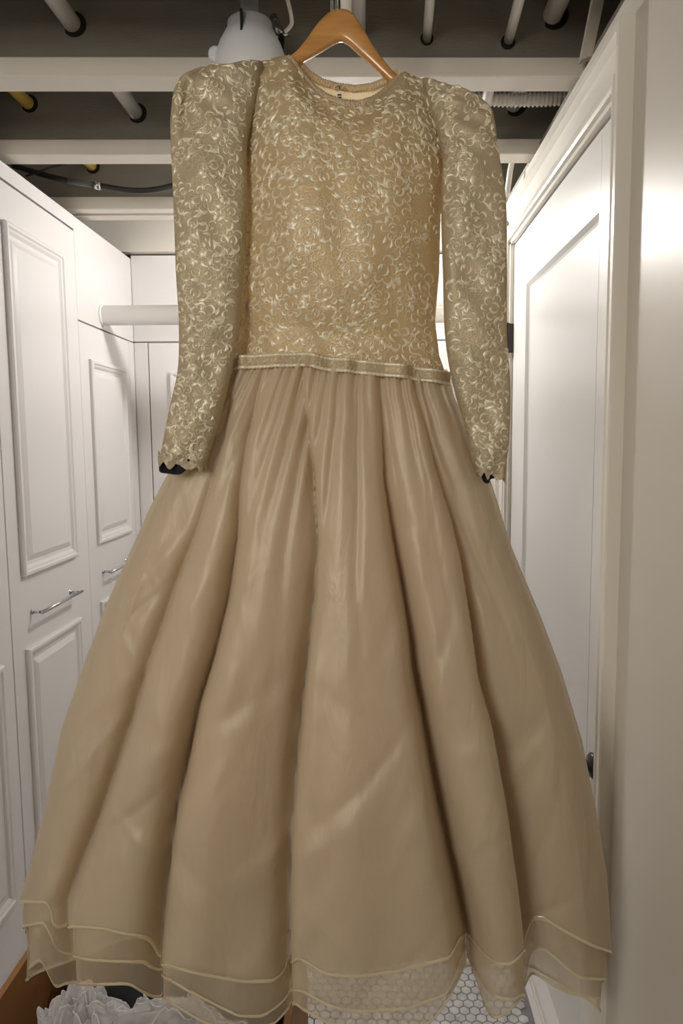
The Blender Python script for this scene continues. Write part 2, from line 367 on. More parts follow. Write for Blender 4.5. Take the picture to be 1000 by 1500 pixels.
def cab_door(parent, yA, yB, zA, zB, plane, panels, hz_, hy_):
    d = B().box((plane - .02, yA, zA), (plane, yB, zB), .0015).build('door', M['cab'], parent)
    for (a, b, c, e) in panels: panel(d, a, b, c, e, plane)
    if hz_: pull(d, hy_[0], hy_[1], hz_, plane)
    return d
c1 = thing('tall_cabinet', 'near tall white built-in cabinet with long raised panels and a chrome bar pull', 'cabinet', (XL - .3, 1.9, 0))
B().box((XL - .6, .80, 0), (XL - .0235, 2.425, 2.2)).build('cabinet_body', M['cab'], c1)
B().box((XL - .0235, .80, 2.156), (XL, 2.4250, 2.2)).build('top_rail', M['cab'], c1)
cab_door(c1, 1.872, 2.4242, .012, 2.150, XL, [(1.94, 2.313, 1.072, 2.044), (1.94, 2.313, .20, .865)], .962, (1.985, 2.26))
cab_door(c1, 1.32, 1.868, .012, 2.150, XL, [(1.39, 1.80, 1.072, 2.044), (1.39, 1.80, .20, .865)], .962, (1.44, 1.72))
c2 = thing('corner_cabinet', 'far left white cabinet with a short raised panel below the rod', 'cabinet', (XL - .3, 2.7, 0))
B().box((XL - .6, 2.428, 0), (XL - .0235, 3.0, 2.2)).build('cabinet_body', M['cab'], c2)
B().box((XL - .0235, 2.4252, 1.862), (XL, 3.0, 2.2), .001).build('frieze', M['cab'], c2)
B().box((XL - .0235, 2.935, 0), (XL, 3.0, 1.858), .001).build('filler', M['cab'], c2)
cab_door(c2, 2.4260, 2.932, .012, 1.857, XL, [(2.503, 2.86, 1.083, 1.738), (2.503, 2.86, .20, .872)], .975, (2.543, 2.80))
# far wall cabinets, built square then turned with the wall
c3 = thing('end_cabinet', 'white cabinet front across the far end behind the lace sleeve', 'cabinet', (0, FY, 0))
def rot_add(fn):  # build on a plane Y = FY facing -Y with the wall's skew
    pass
def ybox(b, x0, x1, z0, z1, d0, d1, bev=.001):
    b.box((x0, FY + d0, z0), (x1, FY + d1, z1), bev); return b
EX0 = XL
ybox(B(), EX0, XR - .001, 0, 2.21, .022, .30, 0).shear(SK).build('cabinet_body', M['cab'], c3)
ybox(B(), EX0, XR - .001, 1.864, 2.213, 0, .021).shear(SK).build('frieze', M['cab'], c3)
ybox(B(), EX0, -.922, 0, 1.859, 0, .021).shear(SK).build('filler', M['cab'], c3)
for (xa, xb) in ((-.918, -.47), (-.466, -.018), (-.014, .434)):
    d = ybox(B(), xa, xb, .08, 1.858, 0, .021).shear(SK).build('door', M['cab'], c3)
    for (za, zb) in ((1.083, 1.738), (.20, .872)):
        v, f = rect_profile(0, 1, xa + .085, xb - .085, za, zb, MOLD); f.append((len(v) - 4, len(v) - 3, len(v) - 2, len(v) - 1))
        B().add([(y_, FY - x_, z_) for x_, y_, z_ in v], f).shear(SK).build('raised_panel', M['cab'], d)
    B().tube([(xa + .10, FY - .034, .975), (xa + .33, FY - .034, .975)], .005, 8).tube([(xa + .11, FY, .975), (xa + .11, FY - .034, .975)], .0045, 8).tube([(xa + .32, FY, .975), (xa + .32, FY - .034, .975)], .0045, 8).shear(SK).build('handle', M['chrome'], d)
# hanging rod
rd = thing('closet_rod', 'thick white hanging rod across the passage behind the dress', 'rod', (-.26, 2.69, 1.913))
B().tube([(XL - .001, 2.655, 1.913), (XR + .001, 2.655 + SK * 1.43, 1.913)], .036, 40).build('rod', M['rod'], rd, True)
for xx, s in ((XL, 1), (XR, -1)):
    B().lathe([(.030, 0), (.040, 0), (.040, s * .006), (.036, s * .008)], (xx, 2.655 + SK * (xx - XL), 1.913), 'x', 32).build('rod_socket', M['rod'], rd, True)

# ------------------------------------------------------------------ pipes and cables in the joist bays
def web_y(i, X): return JY[i][0] + SK * X
def hole(parent_b, X, i, z, r, f=.9):
    Y = web_y(i, X) - .0072
    parent_b.lathe([(r, 0), (r, .0005)], (X, Y, z), 'y', 24)
J1, J2, J3 = 7, 8, 9
def straight_pipe(name, label, X, z, r, m, ya, yb, holes, group=None, kx=0.0):
    t = thing(name, label, 'pipe', (X, ya, z), group)
    B().tube([(X, ya, z), (X, (ya + yb) / 2, z), (X, yb, z)], r, 20).build('pipe_run', m, t, True)
    for i in holes:
        b = B(); hole(b, X + .004, i, z - .002, r * 1.42); b.build('bored_hole', M['hole'], t)
p = at(107, 36, web_y(J1, -.66))
straight_pipe('water_pipe', 'white pipe at the upper left passing through the joists', float(p[0]), float(p[2]) , .0185, M['pipe'], .3, 2.30, (J1, J2))
p = at(42, 152, web_y(J2, -.95))
straight_pipe('gas_pipe', 'yellow pipe above the left cabinets passing through two joists', float(p[0]), float(p[2]), .0165, M['yellow'], 1.4, 2.9, (J2, J3))
p = at(808, 24, web_y(J1, .41))
straight_pipe('drain_pipe', 'thicker white pipe at the upper right, nearest the wall', float(p[0]), float(p[2]), .021, M['pipe'], .3, 2.9, (J1, J2, J3))
for nm, lab, px, py, r, px2 in (('slim_pipe', 'thin white pipe right of the hanger, ending in a joist hole', 625, 57, .0095, 632), ('slim_pipe', 'thin white slanting pipe between the thin straight one and the thick one', 745, 58, .0105, 768)):
    Yw = web_y(J1, .2); a = at(px, py, Yw - .01); b = at(px2, -30, 1.42)
    t = thing(nm, lab, 'pipe', tuple(a))
    dd = (b - a); B().tube([a + dd * k * .5 for k in range(5)], r, 16).build('pipe_run', M['pipe'], t, True)
    q = B(); q.lathe([(r * 1.5, 0), (r * 1.5, .0005)], (float(a[0]), web_y(J1, a[0]) - .0072, float(a[2])), 'y', 20); q.build('bored_hole', M['hole'], t)
t = thing('slim_pipe', 'short white bent pipe dropping behind the right shoulder', 'pipe', (.3, 1.75, 2.3))
B().tube(smooth_poly([at(722, 118, 1.70), at(717, 130, 1.72), at(712, 150, 1.76), at(709, 172, 1.80)], 5), .0115, 16).build('pipe_run', M['pipe'], t, True)
t = thing('slim_pipe', 'slender white pipe in the last bay beside the head casing', 'pipe', (.4, 2.3, 2.3))
B().tube([at(752, 226, 2.14), at(747, 250, 2.16), at(742, 288, 2.2)], .008, 12).build('pipe_run', M['pipe'], t, True)
# corrugated conduit
t = thing('corrugated_conduit', 'pale ribbed flexible conduit running behind the first joist', 'conduit', (.35, 1.85, 2.37))
c0 = at(668, 143, 1.86); c9 = at(856, 142, 1.86); n_ = 120; pts = []; rs = []
for k in range(n_ + 1):
    u = k / n_; pts.append(c0 + (c9 - c0) * u + np.array([0, 0, -.006 * math.sin(u * math.pi)])); rs.append(.0165 if k % 4 < 2 else .0135)
B().tube(pts, rs, 16).build('conduit_run', M['pipe'], t, True)
# black cable loop
t = thing('black_cable', 'black cable sagging across the left joist bay above the cabinets', 'cable', (-.8, 2.25, 2.27))
k1 = [at(18, 242, 2.27), at(60, 255, 2.27), at(105, 266, 2.28), at(145, 272, 2.29), at(195, 279, 2.31), (at(235, 276, 2.33)), at(285, 262, 2.36), at(340, 245, 2.39)]
B().tube(smooth_poly(k1, 8), .0085, 12).build('cable_run', M['black'], t, True)
B().tube([at(100, 265, 2.27), at(138, 271, 2.28)], .0095, 12).build('sleeve', M['grey'], t, True)
B().tube([at(139, 271, 2.28), at(147, 272.5, 2.28)], .0125, 16).build('clamp', M['chrome'], t, True)
t = thing('thin_cable', 'thin dark cable stub leaving the black cable at the cabinet top', 'cable', (-1, 2.2, 2.3))
B().tube(smooth_poly([at(38, 258, 2.24), at(62, 250, 2.24), at(82, 243, 2.26), at(110, 238, 2.28)], 6), .0035, 8).build('cable_run', M['black'], t, True)
# junk beside the lamp holder
t = thing('cable_clamp', 'small metal cable clamp with dark grommet behind the hanger', 'clamp', (-.17, 1.5, 2.35))
a = at(400, 24, 1.61); b = at(412, 52, 1.60); c = at(410, 80, 1.59)
B().lathe([(.013, 0), (.013, .003)], (float(a[0]), float(a[1]) + .018, float(a[2])), 'y', 18).build('grommet', M['hole'], t)
B().tube([a, b], .008, 12).build('clamp_body', M['chrome'], t, True)
B().tube([b + (-.018, 0, -.003), b + (.016, 0, .004)], .006, 10).build('clamp_screw', M['chrome'], t, True)
B().tube([b, c], .007, 10).build('cable_end', M['black'], t, True)
t = thing('thin_cable', 'thin grey-white cable hanging left of the wooden hanger', 'cable', (-.15, 1.5, 2.4))
B().tube(smooth_poly([at(418, -10, 1.45), at(424, 12, 1.47), at(427, 34, 1.5), at(418, 46, 1.52)], 6), .0042, 8).build('cable_run', M['pipe'], t, True)

# white conical lamp holder above the left shoulder
lp = at(367, 92, 1.50); lx, ly, lz = map(float, lp)
t = thing('lamp_holder', 'white conical ceiling lamp holder with a dark slot, above the left shoulder', 'lamp holder', (lx, ly, lz))
B().lathe([(.0001, .076), (.040, .076), (.044, .073), (.045, .060), (.048, .056), (.062, .030), (.070, .008), (.074, -.03), (.066, -.05), (.05, -.052)], (lx, ly, lz), 'z', 40).build('cover', M['plastic'], t, True)
B().box((lx - .009, ly - .062, lz + .014), (lx - .005, ly - .035, lz + .068)).build('slot', M['hole'], t)
B().lathe([(.0001, -.0062), (.008, -.006), (.013, -.006), (.015, 0), (.013, .006), (.006, .008), (.0001, .008)], (lx - .066, ly - .02, lz + .008), 'y', 18).build('ear', M['plastic'], t, True)
B().lathe([(.018, .08), (.018, .20)], (lx, ly, lz), 'z', 20).build('mounting_stem', M['plastic'], t, True)
# lit globe lamp that lights the passage, behind the bodice
gx, gy, gz = -.08, 2.50, 2.155
t = thing('globe_lamp', 'lit round globe lamp under the joists, hidden behind the bodice', 'lamp', (gx, gy, gz))
B().lathe([(.045 * math.sin(math.pi * k / 16) + 1e-4, .045 * math.cos(math.pi * k / 16)) for k in range(17)], (gx, gy, gz), 'z', 32).build('globe', M['globe'], t, True)
B().lathe([(.025, .040), (.036, .044), (.036, .062)], (gx, gy, gz), 'z', 32).build('holder', M['plastic'], t, True)

# ------------------------------------------------------------------ wooden hanger
hg = thing('coat_hanger', 'polished orange-brown wooden hanger holding the dress by its shoulders', 'hanger', (-.04, 1.1, 2.0))
HY = 1.105
top = [(262, 150), (300, 128), (345, 112), (392, 99), (428, 82), (447, 62), (463, 39), (480, 21), (498, 14), (516, 20), (531, 42), (546, 68), (562, 90), (582, 112), (620, 134), (668, 156), (700, 180)]
bot = [(262, 158), (300, 143), (345, 129), (392, 114), (428, 98), (450, 87), (470, 76), (487, 66), (499, 61), (510, 66), (528, 82), (545, 97), (560, 111), (578, 126), (620, 150), (668, 172), (700, 190)]
T_ = smooth_poly([at(x, y, HY) for x, y in top], 5); B_ = smooth_poly([at(x, y, HY) for x, y in bot], 5)
v = []; f = []; sec = 12
for a, b in zip(T_, B_):
    c = (a + b) / 2; h = (a - b) / 2
    for k in range(sec):
        an = 2 * math.pi * k / sec; ca, sa = math.cos(an), math.sin(an)
        ex = lambda t_: math.copysign(abs(t_) ** .55, t_)
        v.append(c + h * ex(ca) + np.array([0, .008 * ex(sa), 0]))
for i in range(len(T_) - 1):
    for k in range(sec): f.append((i * sec + k, i * sec + (k + 1) % sec, (i + 1) * sec + (k + 1) % sec, (i + 1) * sec + k))
f.append(tuple(range(sec))); f.append(tuple((len(T_) - 1) * sec + k for k in range(sec)))
mesh('hanger_body', v, f, M['wood'], hg, True)
k0 = at(493, 20, HY)
x_, y_, z_ = map(float, k0)
hook = [(x_, y_, z_ - .01), (x_, y_, z_ + .19), (x_, y_, z_ + .25)] + [(x_ + .026 - .026 * math.cos(a), y_, z_ + .25 + .026 * math.sin(a)) for a in np.linspace(.2, 3.4, 12)]
B().tube(hook, .0022, 10).build('hook', M['chrome'], hg, True)
t = thing('wire_loop', 'thin wire loop hanging from the pipe beside the hanger hook', 'wire', (x_ - .006, 1.1, 2.2))
B().tube([(x_ - .007, y_ + .004, z_ + .0), (x_ - .008, y_ + .004, z_ + .1), (x_ - .008, y_ + .004, z_ + .26)], .0018, 8).build('wire', M['chrome'], t, True)
px_ = x_ + .026
t = thing('water_pipe', 'white pipe directly behind the hanger hook, carrying the hook', 'pipe', (px_, 1.0, z_ + .25))
B().tube([(px_, .3, z_ + .252), (px_, 1.7, z_ + .252)], .016, 18).build('pipe_run', M['pipe'], t, True)
t = thing('slim_pipe', 'white pipe stub dropping just right of the hanger hook', 'pipe', (.0, 1.3, 2.3))
_q = at(507, 40, 1.3); B().tube([(_q[0], 1.3, 2.5), tuple(_q)], .0095, 14).build('pipe_run', M['pipe'], t, True)

# ------------------------------------------------------------------ the dress
dr = thing('dress', 'cream long-sleeved lace wedding dress with a full layered organza skirt on a wooden hanger', 'dress', (-.04, 1.1, 2.0))
def interp_z(pts, Y):                  # outline samples -> (z ascending, x)
    w_ = np.array([at(x, y, Y(y) if callable(Y) else Y) for x, y in pts]); o_ = np.argsort(w_[:, 2]); return w_[o_, 2], w_[o_, 0]
# ---- skirt shape
ZW = float(at(490, 545, 1.05)[2]); ZH = float(at(340, 1435, .96)[2])
def yc_px(y): return 1.10 + .05 * (y - 545) / 850
SL = [(337, 535), (318, 575), (294, 620), (269, 660), (244, 700), (222, 742), (203, 785), (160, 880), (130, 960), (95, 1060), (70, 1180), (45, 1270), (30, 1325), (34, 1380), (33, 1440), (40, 1500), (45, 1560)]
SR = [(655, 545), (664, 580), (675, 605), (692, 650), (718, 705), (748, 800), (790, 900), (820, 980), (850, 1080), (870, 1180), (885, 1270), (890, 1330), (892, 1400), (885, 1468), (882, 1560)]
zl, xl = interp_z(SL, yc_px); zr, xr = interp_z(SR, yc_px)
CR = [ # crease lines (photo measurements), depth of the valley, sharpness
 ([(338, 560), (325, 640), (312, 688), (288, 770), (250, 861), (230, 919), (206, 986), (180, 1070), (135, 1200), (100, 1290), (78, 1350), (78, 1450)], .7),
 ([(383, 548), (362, 640), (350, 720), (346, 784), (331, 880), (312, 957), (288, 1034), (274, 1100), (252, 1200), (236, 1320), (229, 1400), (226, 1500)], .85),
 ([(444, 550), (450, 610), (460, 690), (466, 790), (461, 870), (455, 925), (445, 1010), (437, 1090), (428, 1200), (424, 1300), (424, 1420), (426, 1520)], 1.0),
 ([(556, 555), (560, 640), (562, 700), (575, 785), (590, 865), (600, 925), (606, 980), (618, 1040), (632, 1120), (648, 1200), (668, 1290), (684, 1370), (692, 1470)], 1.0),
 ([(604, 558), (622, 620), (640, 690), (662, 760), (677, 820), (693, 915), (704, 1000), (726, 1075), (748, 1200), (762, 1300), (772, 1380), (776, 1480)], .75)]
def bz(z): t = np.clip((ZW - z) / (ZW - ZH), 0, 1.15); return .058 + .085 * t ** .8
def ycz(z): t = np.clip((ZW - z) / (ZW - ZH), 0, 1.15); return 1.10 + .05 * t
crz = []
for pts, amp in CR:
    wv = np.array([at(x, y, yc_px(y) - .85 * (.058 + .115 * ((y - 545) / 850 if y > 545 else 0) ** .8)) for x, y in pts]); o_ = np.argsort(wv[:, 2]); crz.append((wv[o_, 2], wv[o_, 0], amp))
FOLD_H = [.030, .060, .080, .104, .084, .034]     # how far each roll stands forward at the hem
AL = [.30, .12, .07, .022, .20, .30]              # how softly each roll rises at its left ...
AR = [.10, .10, .26, .045, .035, .20]             # ... and right side
_g = np.random.default_rng(12)
GATH = [(-1 + 2 * (k + .5 + _g.uniform(-.35, .35)) / 30, _g.uniform(.05, .34) if k % 3 else _g.uniform(.3, .6), _g.uniform(.010, .024), _g.uniform(.003, .0085), _g.uniform(-.08, .08)) for k in range(30)]
WRK = [(_g.uniform(-.85, .85), _g.uniform(.25, .95), _g.uniform(-1.1, 1.1), _g.uniform(.05, .16), _g.uniform(.004, .010), _g.choice([-1, 1]) * _g.uniform(.0015, .005)) for _ in range(70)]
def skirt_xy(s, z, off=0.0, ph=0.0):
    """front surface of the skirt at s in -1..1 (numpy arrays)"""
    a = np.interp(z, zl, xl) + off * .6; b = np.interp(z, zr, xr) - off * .6
    mid = (a + b) / 2; hw = (b - a) / 2; x = mid + hw * s
    t = np.clip((ZW - z) / (ZW - ZH), 0, 1.15)
    base = bz(z) * np.sqrt(np.clip(1 - s * s, 0, 1)) ** .8
    C = [a] + [np.interp(z, cz, cx) for cz, cx, _ in crz] + [b]
    fold = np.zeros_like(x)
    for i in range(len(C) - 1):
        w_ = np.clip((x - C[i]) / np.maximum(C[i + 1] - C[i], 1e-5), 0, 1)
        ins = (x >= C[i]) & (x < C[i + 1])
        prof = (1 - np.exp(-w_ / AL[i])) * (1 - np.exp(-(1 - w_) / AR[i])) * (1 - .25 * (2 * w_ - 1) ** 2)
        H = FOLD_H[i] * (.10 + .90 * np.clip(t * 1.4, 0, 1) ** .75)
        fold = np.where(ins, H * prof, fold)
    edge = np.clip((1 - np.abs(s)) * 8, 0, 1)
    fold = fold * edge
    for cz, cx, am in crz:      # the deep grooves themselves
        cc = np.interp(z, cz, cx); wd = .006 + .010 * t
        fold -= am * .022 * np.clip((t - .08) * 2.2, 0, 1) * np.exp(-((x - cc) / wd) ** 2) * edge
    # waist gathers, fading downward
    for sk, ln, wd, am, dr_ in GATH:
        wdt = wd * (1 + 1.5 * t / ln)
        fold -= edge * am * np.exp(-((s - sk - dr_ * t) / wdt) ** 2) * np.clip(1 - (t / ln) ** 1.5, 0, 1)
    fold += edge * (.003 * np.exp(-t * 3) * np.sin(s * 47 + 2.3 * np.sin(s * 7 + 1)))
    # soft secondary rolls and slanting wrinkles
    fold += edge * t * (.006 * np.sin(s * 13 + 1.5 * z + ph) + .004 * np.sin(s * 27 - 3 * z + 2 * ph))
    for ws, wt, an, ln, wd, am in WRK:
        dx = (s - ws) * .38; dz_ = (t - wt) * .85
        al_ = dx * np.sin(an) + dz_ * np.cos(an); ac = dx * np.cos(an) - dz_ * np.sin(an) + .8 * al_ ** 2
        fold += edge * am * np.exp(-(al_ / ln) ** 2 - (ac / wd / 1.6) ** 2)
    Y = ycz(z) - base - fold + off
    return x, Y
def hem_z(tab, off, ph):
    """hem drop per s from measured hem points"""
    tab = [(x, y) for x, y in tab]
    S = np.linspace(-1, 1, 260); Z = np.full(S.shape, ZH)
    px = np.array([p_[0] for p_ in tab], float); py = np.array([p_[1] for p_ in tab], float)
    for _ in range(6):
        x, Y = skirt_xy(S, Z, off, ph)
        Q = np.array([proj((x[i], Y[i], Z[i])) for i in range(len(S))])
        tgt = np.interp(Q[:, 0], px, py)
        Z = np.array([at(Q[i, 0], tgt[i], Y[i])[2] for i in range(len(S))])
        Z = np.convolve(np.pad(Z, 2, 'edge'), [.1, .2, .4, .2, .1], 'valid')
    return S, Z
H1 = [(25, 1322), (72, 1323), (84, 1357), (150, 1362), (218, 1376), (238, 1414), (300, 1430), (360, 1440), (400, 1438), (415, 1425), (432, 1400), (475, 1428), (520, 1432), (580, 1425), (658, 1405), (672, 1376), (690, 1370), (705, 1395), (725, 1412), (750, 1413), (766, 1395), (776, 1346), (800, 1348), (835, 1370), (870, 1388), (900, 1397)]
H2 = [(25, 1360), (65, 1352), (84, 1395), (130, 1408), (215, 1411), (238, 1430), (280, 1455), (350, 1490), (385, 1490), (412, 1470), (432, 1447), (480, 1474), (520, 1484), (600, 1478), (655, 1458), (680, 1388), (705, 1440), (722, 1460), (750, 1466), (768, 1455), (778, 1388), (800, 1392), (830, 1420), (850, 1434), (880, 1436), (900, 1430)]
H3 = [(25, 1434), (62, 1405), (80, 1450), (95, 1440), (120, 1444), (190, 1442), (220, 1460), (250, 1470), (300, 1500), (340, 1512), (400, 1502), (432, 1468), (445, 1480), (480, 1500), (560, 1520), (630, 1500), (655, 1468), (688, 1396), (708, 1470), (720, 1494), (738, 1488), (762, 1465), (778, 1422), (800, 1438), (830, 1456), (860, 1460), (900, 1468)]
NF, NB, NR = 300, 90, 150
def waist_z(s):
    px = 337 + (s + 1) / 2 * 318
    yy = np.interp(px, [330, 345, 400, 455, 480, 520, 590, 655], [530, 533, 532, 530, 537, 541, 548, 556])
    return np.array([at(px[i], yy[i], 1.04)[2] for i in range(len(px))])
def skirt_layer(name, mat, tab, off, ph, hem=True, dz=0.0):
    S, Z = hem_z(tab, off, ph)
    th = np.linspace(0, math.pi, NF); s = -np.cos(th)
    # mix of angle and linear spacing keeps detail over the front and round sides
    s = .5 * s + .5 * np.linspace(-1, 1, NF); s[0] = -1; s[-1] = 1
    zw = waist_z(s) + .004; zh = np.interp(s, S, Z) + dz
    V = np.zeros((NR, NF + NB, 3))
    for r in range(NR):
        t = (r / (NR - 1)); z = zw + (zh - zw) * t
        x, Y = skirt_xy(s, z, off, ph)
        V[r, :NF] = np.stack([x, Y, z], 1)
    sb = np.cos(np.linspace(0, math.pi, NB + 2)[1:-1])
    zwb = np.full(NB, zw.mean()); zhb = zh[-1] + (zh[0] - zh[-1]) * (1 - sb) / 2 + .012 * np.sin(sb * 9 + ph)
    for r in range(NR):
        t = r / (NR - 1); z = zwb + (zhb - zwb) * t
        a = np.interp(z, zl, xl) + off * .6; b = np.interp(z, zr, xr) - off * .6
        x = (a + b) / 2 + (b - a) / 2 * sb
        Y = ycz(z) + (bz(z) * .75) * np.sqrt(1 - sb ** 2) + np.sqrt(1 - sb ** 2) * (.012 * t * np.sin(sb * 17 + ph)) - off
        V[r, NF:] = np.stack([x, Y, z], 1)
    n = NF + NB
    idx = np.arange(NR * n).reshape(NR, n); q = np.stack([idx[:-1], np.roll(idx, -1, 1)[:-1], np.roll(idx, -1, 1)[1:], idx[1:]], -1).reshape(-1, 4)
    o = mesh(name, V.reshape(-1, 3), q, mat, dr, True)
    if hem:
        ring = V[-1]; up = V[-2]; d = up - ring; d /= np.linalg.norm(d, axis=1)[:, None]
        nrm = np.cross(np.roll(ring, -1, 0) - np.roll(ring, 1, 0), d); nrm /= np.linalg.norm(nrm, axis=1)[:, None] + 1e-9
        nrm = np.where((nrm[:, 1:2] * np.sign(ring[:, 1:2] - 1.15)) < 0, -nrm, nrm)
        jit = .0004 * RNG.standard_normal((n, 1))
        A = ring - d * .0006 + nrm * .0008; Bq = ring + d * (.0054 + jit) + nrm * .0016; Cq = ring + d * (.0020) + nrm * .0022
        vv = np.concatenate([A, Cq, Bq]); i_ = np.arange(n); k_ = np.roll(i_, -1)
        ff = [(i_[k], k_[k], k_[k] + n, i_[k] + n) for k in range(n)] + [(i_[k] + n, k_[k] + n, k_[k] + 2 * n, i_[k] + 2 * n) for k in range(n)]
        mesh('satin_hem', vv, ff, M['satin'], o, True)
    return o
skirt_layer('skirt_layer', M['organza'], H1, 0, 0)
skirt_layer('skirt_layer', M['organza_in'], H2, .010, .5)
skirt_layer('skirt_layer', M['organza_in'], H3, .018, 1.1)
lo = skirt_layer('skirt_lining', M['lining'], H1, .026, .3, False, .012)

# ---- bodice
def pl(tab, x): return np.interp(x, [a for a, _ in tab], [b for _, b in tab])
TOPF = [(345, 99), (380, 90), (418, 80), (428, 88), (440, 106), (458, 126), (478, 140), (500, 148), (525, 150), (548, 143), (566, 130), (580, 114), (592, 104), (625, 119), (655, 138), (664, 146)]
TOPB = [(345, 99), (380, 90), (418, 80), (436, 92), (450, 108), (470, 121), (495, 128), (520, 131), (545, 128), (562, 121), (577, 112), (592, 104), (625, 119), (655, 138), (664, 146)]
BLE = [(345, 99), (354, 140), (357, 200), (359, 300), (353, 390), (349, 450), (345, 500), (336, 536)]     # left edge (x, y)
BRE = [(664, 146), (657, 185), (650, 250), (645, 320), (643, 400), (637, 470), (643, 520), (656, 558)]
WST = [(336, 536), (400, 535), (455, 532), (480, 540), (520, 545), (590, 552), (656, 560)]
def bod_px(u, v, top):
    """u 0..1 across, v 0..1 down"""
    xt = 345 + (664 - 345) * u; yt = pl(top, xt)
    lx = np.interp(v, np.linspace(0, 1, len(BLE)), [a for a, _ in BLE]); ly_ = np.interp(v, np.linspace(0, 1, len(BLE)), [b for _, b in BLE])
    rx = np.interp(v, np.linspace(0, 1, len(BRE)), [a for a, _ in BRE]); ry_ = np.interp(v, np.linspace(0, 1, len(BRE)), [b for _, b in BRE])
    xb = 336 + 320 * u; yb = pl(WST, xb)
    # Coons patch
    x = (1 - v) * xt + v * xb + (1 - u) * lx + u * rx - ((1 - u) * (1 - v) * 345 + u * (1 - v) * 664 + (1 - u) * v * 336 + u * v * 656)
    y = (1 - v) * yt + v * yb + (1 - u) * ly_ + u * ry_ - ((1 - u) * (1 - v) * 99 + u * (1 - v) * 146 + (1 - u) * v * 536 + u * v * 560)
    return x, y
def bod_depth(u, v, front):
    s = 2 * u - 1; e = np.clip(1 - s * s, 0, 1)
    x = 345 + 319 * u
    neck = np.clip(1 - abs(x - 506) / 90, 0, 1) ** .5                 # neckline stands off the shoulder line
    rise = np.minimum(1, (v / .16) ** .6) if v > 0 else 0
    k = rise * (1 - neck) + neck * max(.62, rise)
    amp = (.055 + .032 * math.sin(min(v * 1.25, 1) * math.pi)) if front else .05
    d = amp * e ** .55 * k
    d = max(d, min(1, v / .07) * .040 * max(0, 1 - v / .32)) if front else d
    if front:   # bust and loose cloth
        d += .012 * math.exp(-(((u - .27) / .17) ** 2 + ((v - .45) / .2) ** 2)) + .012 * math.exp(-(((u - .73) / .17) ** 2 + ((v - .45) / .2) ** 2))
        d += .0022 * math.sin(14 * u + 9 * v) * math.sin(11 * v + 2) + .0012 * math.sin(33 * u - 12 * v)
    return d
NU, NV = 90, 100
def bodice(front):
    V = np.zeros((NV, NU, 3))
    for j_ in range(NV):
        v = j_ / (NV - 1)
        for i_ in range(NU):
            u = i_ / (NU - 1); u = .5 - .5 * math.cos(math.pi * u) * .35 + (u - .5) * .65
            x, y = bod_px(u, v, TOPF if front else TOPB)
            d = bod_depth(u, v, front)
            # outline at the side-seam depth, then pushed out along Y keeping X and Z
            Yf = 1.10 - d if front else 1.10 + d
            V[j_, i_] = at(x, y, Yf) if front else at(x, y, Yf if v < .25 else 1.10 + (Yf - 1.10) * .999)
            if not front: V[j_, i_, 0] = at(x, y, 1.10)[0] * (1 - .5 * min(v * 4, 1)) + V[j_, i_, 0] * .5 * min(v * 4, 1) if v > 0 else V[j_, i_, 0]
    if not front:    # back panel keeps inside the silhouette
        base = np.zeros_like(V)
        for j_ in range(NV):
            v = j_ / (NV - 1)
            for i_ in range(NU):
                u = i_ / (NU - 1); u = .5 - .5 * math.cos(math.pi * u) * .35 + (u - .5) * .65
                x, y = bod_px(u, v, TOPB); p_ = at(x, y, 1.10); d = bod_depth(u, v, False)
                q_ = at(x, y, 1.10 + d); w_ = max(0, 1 - v * 6)
                base[j_, i_] = (p_ + np.array([0, d, 0])) * (1 - w_) + q_ * w_
        V = base
    idx = np.arange(NV * NU).reshape(NV, NU); q = np.stack([idx[:-1, :-1], idx[:-1, 1:], idx[1:, 1:], idx[1:, :-1]], -1).reshape(-1, 4)
    return V, q
Vf, qf = bodice(True); Vb, qb = bodice(False)
bo = mesh('bodice', Vf.reshape(-1, 3), qf, M['lace'], dr, True)
bk = mesh('bodice_back', Vb.reshape(-1, 3), qb, M['lace_back'], dr, True)

